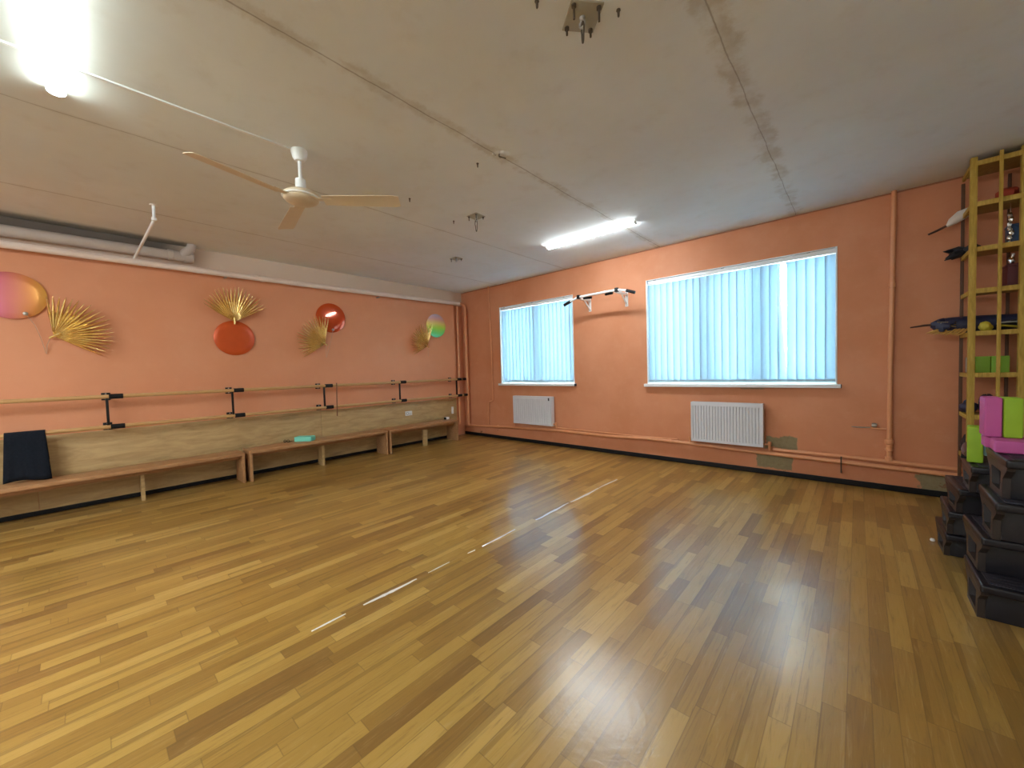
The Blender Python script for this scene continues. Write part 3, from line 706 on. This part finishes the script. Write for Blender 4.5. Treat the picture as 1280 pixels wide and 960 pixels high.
def palm(y, z, a0, a1, R, label, x0=.075, N=21, stem=None, tilt=.20, seed=1):
    rnd = random.Random(seed)
    t = thing('palm_leaf', label, 'gold palm leaf', (.036, y, z), 'gold paper palm leaves on the left wall')
    m = MB(); base = Vector((x0, y, z)); da = (a1-a0)/N
    for i in range(N):
        a = a0+da*(i+.5); L = R*(.90+.10*math.sin(PI*(i+.5)/N))*rnd.uniform(.96, 1.03); tw = rnd.uniform(-1.7, 1.7)
        st = [(.04, .5), (.30, .5), (.55, .5), (.62, .47), (.80, .36), (.93, .19), (1., .02)]
        rows = []
        for s, wf in st:
            rr = L*s; hw = da*wf*min(rr, L*.58)*1.0
            d = Vector((0, math.cos(a), math.sin(a))); e = Vector((0, -math.sin(a), math.cos(a)))
            lift = tilt*rr*.55+.06*s*s*rnd.uniform(.6, 1.2)*R*2
            p = base+d*rr+Vector((lift, 0, 0)); cre = .30*hw
            k = max(0, s-.5)*tw*hw*1.6
            rows.append([p-e*hw+Vector((-cre-k, 0, 0)), p+Vector((cre, 0, 0)), p+e*hw+Vector((-cre+k, 0, 0))])
        m.grid(rows)
    o = m.build('pleated_leaf', M['gold'], t, angle=10)
    md = o.modifiers.new('thick', 'SOLIDIFY'); md.thickness = .0012
    am = (a0+a1)/2; d = Vector((0, math.cos(am), math.sin(am)))
    MB().tube([base+d*.05+Vector((.004, 0, 0)), base-d*.035], [.013, .010], 8).build('leaf_base', M['gold'], t)
    MB().tube([(.0352, y+d.y*.02, z+d.z*.02), (x0+.004, y+d.y*.02, z+d.z*.02)], .010, 8).build('mount', M['string'], t)
    if stem: MB().tube(stem, .0028, 6).build('stem', M['string'], t)
D = math.radians
palm(-5.447, 1.775, D(-33), D(97), .43, 'gold paper palm leaf opening to the right beside the pink disc', stem=[(.072, -5.47, 1.76), (.06, -5.495, 1.68), (.05, -5.50, 1.60)], seed=3)
palm(-3.93, 2.03, D(28), D(152), .43, 'upright gold paper palm leaf above the plain orange disc', x0=.09, seed=5)
palm(-2.80, 1.775, D(82), D(213), .44, 'gold paper palm leaf opening to the left below the shiny orange disc', stem=[(.072, -2.79, 1.76), (.06, -2.782, 1.70), (.05, -2.78, 1.575)], seed=8)
palm(-.93, 1.79, D(76), D(206), .44, 'gold paper palm leaf opening to the left beside the rainbow disc', stem=[(.072, -.92, 1.77), (.05, -.905, 1.60)], seed=11)

# ------------------------------------------------------------------ the yellow shelf in the right corner
SX0, SX1, SYF, SYB = 6.742, 7.66, -.47, -.092
LV = [2.835, 2.515, 2.160, 1.828, 1.490, 1.155, .812, .46, .10]
t = thing('lumber_shelf', 'tall yellow pine lumber shelf standing in the corner right of the window wall', 'shelf', ((SX0+SX1)/2, -.24, 0))
for xx, w in ((SX0, .038), (6.995, .034), (7.32, .034), (SX1-.038, .038)):
    MB().box(xx, xx+w, SYF, SYF+.045, 0, 2.885, .003).build('front_post', M['pine'], t)
    MB().box(xx, xx+w*.55, SYB-.022, SYB, 0, 2.80, .003).build('back_post', M['darkwood'], t)
for xx in (6.886, 7.16, 7.49): MB().box(xx, xx+.020, SYF-.018, SYF-.0005, .12, 2.885, .002).build('slat', M['pine'], t)
for z in LV:
    MB().box(SX0+.0385, SX1-.0385, SYF+.002, SYF+.022, z-.020, z+.018, .002).build('front_rail', M['pine'], t)
    MB().box(SX0+.002, SX0+.020, SYF+.0455, SYB-.0225, z-.022, z+.012, .002).build('side_rail', M['pine'], t)
    MB().box(SX1-.020, SX1-.002, SYF+.0455, SYB-.0225, z-.022, z+.012, .002).build('side_rail', M['pine'], t)
    MB().box(SX0+.021, SX1-.021, SYF+.0225, SYB-.0225, z-.004, z+.010, .001).build('shelf_board', M['pineboard'], t)
def Z(i): return LV[i]+.0125

def blob(mb, c, r, seed, n=14, m=9, amp=.25, sq=1.):
    rnd = random.Random(seed); ph = [rnd.uniform(0, 6) for _ in range(6)]; rows = []
    for j in range(m+1):
        th = PI*(.02+.96*j/m); row = []
        for k in range(n+1):
            p = 2*PI*(k % n)/n
            q = 1+amp*(math.sin(3*p+ph[0]+2*th)*.5+math.sin(5*p+ph[1])*math.sin(4*th+ph[2])*.5)
            row.append((c[0]+r[0]*q*math.sin(th)*math.cos(p), c[1]+r[1]*q*math.sin(th)*math.sin(p), c[2]+r[2]*max(-sq, math.cos(th)*q)))
        rows.append(row)
    mb.grid(rows); return mb
# second shelf from the top, left end: white cloth bundle on a dark handle
t = thing('cloth_fan', 'white cloth bundle with a dark handle sticking out of the shelf to the left', 'folded umbrella', (6.72, -.10, Z(1)))
m = MB(); m.tube([(6.655, -.13, 2.455), (6.69, -.13, 2.490), (6.74, -.13, 2.530), (6.80, -.13, 2.556), (6.87, -.13, 2.562)], [.010, .034, .044, .034, .012], 12)
m.build('cloth', M['bag'], t)
MB().tube([(6.545, -.13, 2.412), (6.60, -.13, 2.435), (6.672, -.13, 2.468)], [.008, .010, .010], 10).build('handle', M['brown'], t)
t = thing('cloth_flower', 'black spiky cloth bundle poking out of the shelf below the white cloth bundle', 'cloth bundle', (6.74, -.12, Z(2)))
m = MB()
for k in range(7):
    a = -1.1+k*.36; L = .10+.02*((k*5) % 3)
    m.tube([(6.77, -.14, 2.215), (6.77-L*.6*math.cos(a*.5), -.14-.03*math.sin(k), 2.215+L*.35*math.sin(a)), (6.77-L*math.cos(a*.5), -.14-.04*math.sin(k*2), 2.215+L*.55*math.sin(a)-.01)], [.03, .022, .003], 8)
m.build('petals', M['blackcloth'], t)
blob(MB(), (6.80, -.15, 2.215), (.05, .05, .045), 3).build('core', M['blackcloth'], t)
# long navy banner bundle on the fifth shelf
t = thing('fabric_bundle', 'long navy fabric bundle with gold fringe sticking out of the shelf to the left', 'fabric bundle', (6.8, -.2, Z(4)))
m = MB(); m.tube([(6.56, -.20, 1.595), (6.60, -.20, 1.590), (6.68, -.20, 1.582), (6.85, -.20, 1.578), (7.15, -.20, 1.576)], [.022, .055, .070, .072, .06], 14)
blob(m, (6.64, -.25, 1.575), (.07, .05, .05), 9, amp=.5)
m.build('folded_fabric', M['navy'], t)
MB().tube([(6.43, -.22, 1.583), (6.52, -.22, 1.594), (6.60, -.22, 1.594)], [.006, .010, .010], 10).build('handle', M['brown'], t)
m = MB()
for k in range(9):
    xx = 6.545+.022*k; m.tube([(xx+.05, -.25, 1.545), (xx+.01, -.27, 1.530-.004*k), (xx-.02, -.27, 1.520-.006*(k % 3)-.003*k)], [.010, .008, .003], 6)
m.build('fringe', M['goldcloth'], t)
m = MB()
for k in range(3): m.tube([(6.59+.02*k, -.278, 1.612-.012*k), (6.64+.01*k, -.282, 1.606-.014*k), (6.70, -.278, 1.60-.02*k)], .004, 6)
m.build('silver_trim', M['silver'], t)
tag(blob(MB(), (6.848, -.365, 1.540), (.036, .045, .042), 5, amp=.2).build('yellow_cloth', M['yellow']), 'crumpled yellow cloth on the shelf beside the navy fabric bundle', 'cloth')
t = thing('fabric_strips', 'dark cloth strips with pale edges lying right of the yellow cloth', 'cloth', (7.0, -.33, Z(4)))
for k in range(3):
    m = MB(); rows = []
    for i in range(13):
        u = i/12; x = 6.91+.30*u; z = 1.565+.03*math.sin(u*2.4+k)-.020*k
        rows.append([(x, -.30-.012*k, z-.010), (x, -.325-.012*k, z+.004), (x, -.345-.012*k, z-.006)])
    m.grid(rows); o = m.build('strip', [M['blackcloth'], M['grey'], M['yellow']][k], t, angle=180)
    md = o.modifiers.new('th', 'SOLIDIFY'); md.thickness = .004
# green blocks standing on the sixth shelf
block('yoga_block', M['grey'], 'grey foam block at the left end of the shelf behind the green blocks', 'foam blocks on the shelf', (.026, .15, .13), (6.786, -.22, Z(5)), bev=.006)
block('yoga_block', M['olive'], 'green foam block standing at the left on the shelf, beside the grey one', 'foam blocks on the shelf', (.075, .16, .135), (6.846, -.24, Z(5)), bev=.006)
block('yoga_block', M['olive'], 'green foam block standing behind the shelf slat, right of another green block', 'foam blocks on the shelf', (.095, .16, .135), (6.935, -.24, Z(5)), bev=.006)
# seventh shelf
t = thing('bag', 'small blue bag at the left end of the shelf above the step platforms', 'bag', (6.80, -.2, Z(6)))
blob(MB(), (6.79, -.18, .865), (.055, .07, .05), 21, amp=.2).build('bag_body', M['navy'], t)
MB().torus((6.79, -.18, .905), .026, .006, (.3, 1, 0)).build('bag_handle', M['blue'], t)
t = thing('bag', 'black bag with silver straps on the shelf behind the pink block', 'bag', (6.86, -.25, Z(6)))
blob(MB(), (6.875, -.28, .905), (.05, .09, .08), 23, amp=.18).build('bag_body', M['blackcloth'], t)
m = MB()
for k in range(3): m.tube([(6.825+.012*k, -.355, .930+.016*k), (6.85+.01*k, -.372, .950+.012*k), (6.885, -.368, .965+.006*k)], .0035, 6)
m.build('strap', M['silver'], t)
block('yoga_block', M['tealdark'], 'blue grey foam block on the shelf behind the leaning green block', None, (.08, .13, .20), (6.905, -.28, Z(7)), bev=.008)
tag(blob(MB(), (6.80, -.20, .552), (.06, .08, .08), 31, amp=.25).build('cloth_pile', M['blackcloth']), 'black cloth heap on the lower shelf at the left end', 'cloth')
# right bay
t = thing('cloth_pile', 'red cloth piled on the top open shelf at the right edge', 'cloth', (7.0, -.25, Z(1)))
blob(MB(), (6.96, -.30, 2.580), (.06, .08, .050), 41, amp=.25).build('red_cloth', M['red'], t)
tag(blob(MB(), (7.10, -.33, 2.585), (.045, .07, .056), 43, amp=.35).build('grey_bag', M['grey']), 'grey crumpled bag beside the red cloth at the right edge', 'bag')
t = thing('foil_streamer', 'hanging silver foil streamer in the right bay of the shelf', 'streamer', (6.97, -.25, 2.40))
m = MB()
for k in range(6): blob(m, (6.975+.006*math.sin(k*2), -.30, 2.42-.036*k), (.013, .010, .020), 50+k, 10, 6, .4)
m.build('foil', M['silver'], t)
MB().tube([(6.975, -.30, LV[1]-.005), (6.975, -.30, 2.20)], .002, 6).build('string', M['string'], t)
t = thing('box', 'dark blue box on the shelf beside the silver streamer', 'box', (7.02, -.25, Z(2)))
MB().box(6.975, 7.10, -.27, -.15, Z(2), Z(2)+.16, .008).build('box_body', M['blue'], t)
MB().box(6.972, 7.103, -.273, -.147, Z(2)+.16, Z(2)+.18, .004).build('lid', M['blue'], t)
t = thing('box', 'dark maroon box on the shelf below the dark blue box', 'box', (7.03, -.25, Z(3)))
MB().box(6.965, 7.12, -.30, -.15, Z(3), Z(3)+.175, .006).build('box_body', M['maroon'], t)
MB().box(6.962, 7.123, -.303, -.147, Z(3)+.175, Z(3)+.195, .003).build('lid', M['maroon'], t)
t = thing('foil_ornament', 'silver foil ornament on top of the maroon box', 'ornament', (6.99, -.28, Z(3)+.195))
blob(MB(), (6.990, -.275, Z(3)+.222), (.018, .016, .027), 61, 10, 7, .35).build('foil', M['silver'], t)
MB().tube([(6.990, -.275, Z(3)+.240), (6.998, -.272, Z(3)+.275)], [.006, .012], 8).build('foil_neck', M['silver'], t)

# ------------------------------------------------------------------ aerobic step platforms
def step(label, x0, y0, z0, rz=0., L=.80, Dp=.40, h=.205):
    t = thing('step_platform', label, 'step platform', (x0, y0, z0), 'stacked black aerobic steps')
    zt = h
    m = MB().box(0, L, 0, Dp, zt-.045, zt-.004, .012, 3); m.build('deck', M['step'], t, 40)
    m = MB().box(.03, L-.03, .03, Dp-.03, zt-.006, zt, .002)
    for k in range(9): yy = .05+(Dp-.1)*k/8; m.box(.04, L-.04, yy-.006, yy+.006, zt-.001, zt+.0012)
    m.build('tread_mat', M['step_top'], t)
    for s in (0, 1):
        xa, xb = (.004, .030) if s == 0 else (L-.030, L-.004)
        out = [(.006, zt-.036), (.014, zt-.058), (.078, zt-.105), (.088, 0), (Dp-.088, 0), (Dp-.078, zt-.105), (Dp-.014, zt-.058), (Dp-.006, zt-.036)]
        hol = [(.118, zt-.080), (.112, zt-.086), (.122, .045), (.128, .030), (Dp-.128, .030), (Dp-.122, .045), (Dp-.112, zt-.086), (Dp-.118, zt-.080)]
        MB().prism(out, 'yz', xa, xb, hol).build('end_frame', M['stepend'], t, 30)
    for ya, yb2 in ((.092, .108), (Dp-.108, Dp-.092)):
        MB().box(.031, L-.031, ya, yb2, 0.0, zt-.0455, .004).build('long_side', M['step'], t)
    # parts were modelled at the origin: bring them to the thing's place
    for o in [c for c in bpy.data.objects if c.parent == t]: o.matrix_parent_inverse = Matrix.Identity(4)
    t.rotation_euler = (0, 0, rz)
    return t
def RZ(d): return math.radians(d)
step('topmost step platform of the near stack, under the pink and green blocks', 6.590, -2.44, .6195, RZ(0.))
step('second step platform from the top of the near stack', 6.560, -2.445, .413, RZ(-1.))
step('third step platform from the top of the near stack', 6.535, -2.345, .2065, RZ(1.5))
step('bottom step platform of the near stack, on the floor', 6.520, -2.43, 0, RZ(0.))
step('topmost step platform of the far stack, next to the shelf', 6.555, -1.945, .516, RZ(-2), Dp=.42, h=.17)
step('second step platform of the far stack, below the topmost', 6.530, -1.80, .344, RZ(2), Dp=.40, h=.17)
step('third step platform of the far stack', 6.500, -1.70, .172, RZ(-1), Dp=.40, h=.17)
step('bottom step platform of the far stack, on the floor', 6.500, -1.62, 0, RZ(1), Dp=.40, h=.17)

zt = .6195+.2065
block('yoga_block', M['pink'], 'pink foam block lying flat on the near step stack', 'yoga blocks on the steps', (.23, .145, .060), (6.700, -2.215, zt), (0, 0, RZ(-3)))
block('yoga_block', M['pink'], 'pink foam block standing upright left of the green one on the near step stack', 'yoga blocks on the steps', (.060, .12, .205), (6.597, -2.10, zt+.0605), (0, 0, RZ(0)))
block('yoga_block', M['green'], 'lime green foam block standing upright beside the upright pink one', 'yoga blocks on the steps', (.062, .12, .203), (6.661, -2.105, zt+.0605), (0, 0, RZ(0)))
block('yoga_block', M['pink'], 'second pink foam block lying flat behind the front pink one on the near step stack', 'yoga blocks on the steps', (.23, .10, .060), (6.690, -2.085, zt), (0, 0, 0))
block('yoga_block', M['green'], 'lime green foam block standing alone on the far step stack', 'yoga blocks on the steps', (.062, .10, .21), (6.590, -1.80, .688), (0, 0, RZ(-8)))
t = thing('shoe', 'brown leather shoe on the far step stack beside the shelf', 'shoe', (6.59, -1.66, .688))
MB().tube([(6.575, -1.72, .715), (6.580, -1.67, .718), (6.59, -1.60, .724), (6.60, -1.56, .735), (6.60, -1.54, .75)], [.018, .026, .028, .030, .020], 12).build('upper', M['brownstuff'], t)
MB().box(-.03, .03, -.1, .1, 0, .012, .005).xf(Matrix.Translation((6.588, -1.635, .6885)) @ Matrix.Rotation(RZ(-8), 4, 'Z')).build('sole', M['black_rub'], t)
tag(MB().lathe([(.001, 0), (.012, .002), (.014, .010), (.010, .018), (.001, .020)], (6.475, -1.30, .001), n=12).build('bottle_cap', M['white_pl']), 'tiny white cap on the floor beside the far step stack', 'cap')

# ------------------------------------------------------------------ daylight
w = bpy.data.worlds.new('overcast_sky'); sc.world = w; w.use_nodes = True
nt = w.node_tree; bg = nt.nodes['Background']; bg.inputs[0].default_value = (.90, .97, 1, 1); bg.inputs[1].default_value = 9.5

# ------------------------------------------------------------------ camera
yaw, pitch, roll = .7313, -.0370, -.0293
F = Vector((-math.sin(yaw)*math.cos(pitch), math.cos(yaw)*math.cos(pitch), math.sin(pitch)))
r = F.cross(Vector((0, 0, 1))).normalized(); u = r.cross(F)
r2 = r*math.cos(roll)+u*math.sin(roll); u2 = -r*math.sin(roll)+u*math.cos(roll)
cam = bpy.data.objects.new('camera', bpy.data.cameras.new('camera')); COL.objects.link(cam)
cam.matrix_world = Matrix(((r2.x, u2.x, -F.x, 6.0757), (r2.y, u2.y, -F.y, -5.2827), (r2.z, u2.z, -F.z, 1.3064), (0, 0, 0, 1)))
cam.data.sensor_width = 36; cam.data.lens = 482.25/1280*36; cam.data.clip_start = .02
sc.camera = cam
sc.view_settings.view_transform = 'Standard'; sc.view_settings.look = 'None'; sc.view_settings.gamma = 1
sc.view_settings.use_curve_mapping = False; sc.view_settings.exposure = 1.9
sc.cycles.use_denoising = True; sc.cycles.max_bounces = 10; sc.cycles.diffuse_bounces = 6; sc.cycles.transparent_max_bounces = 12
sc.cycles.sample_clamp_indirect = 8
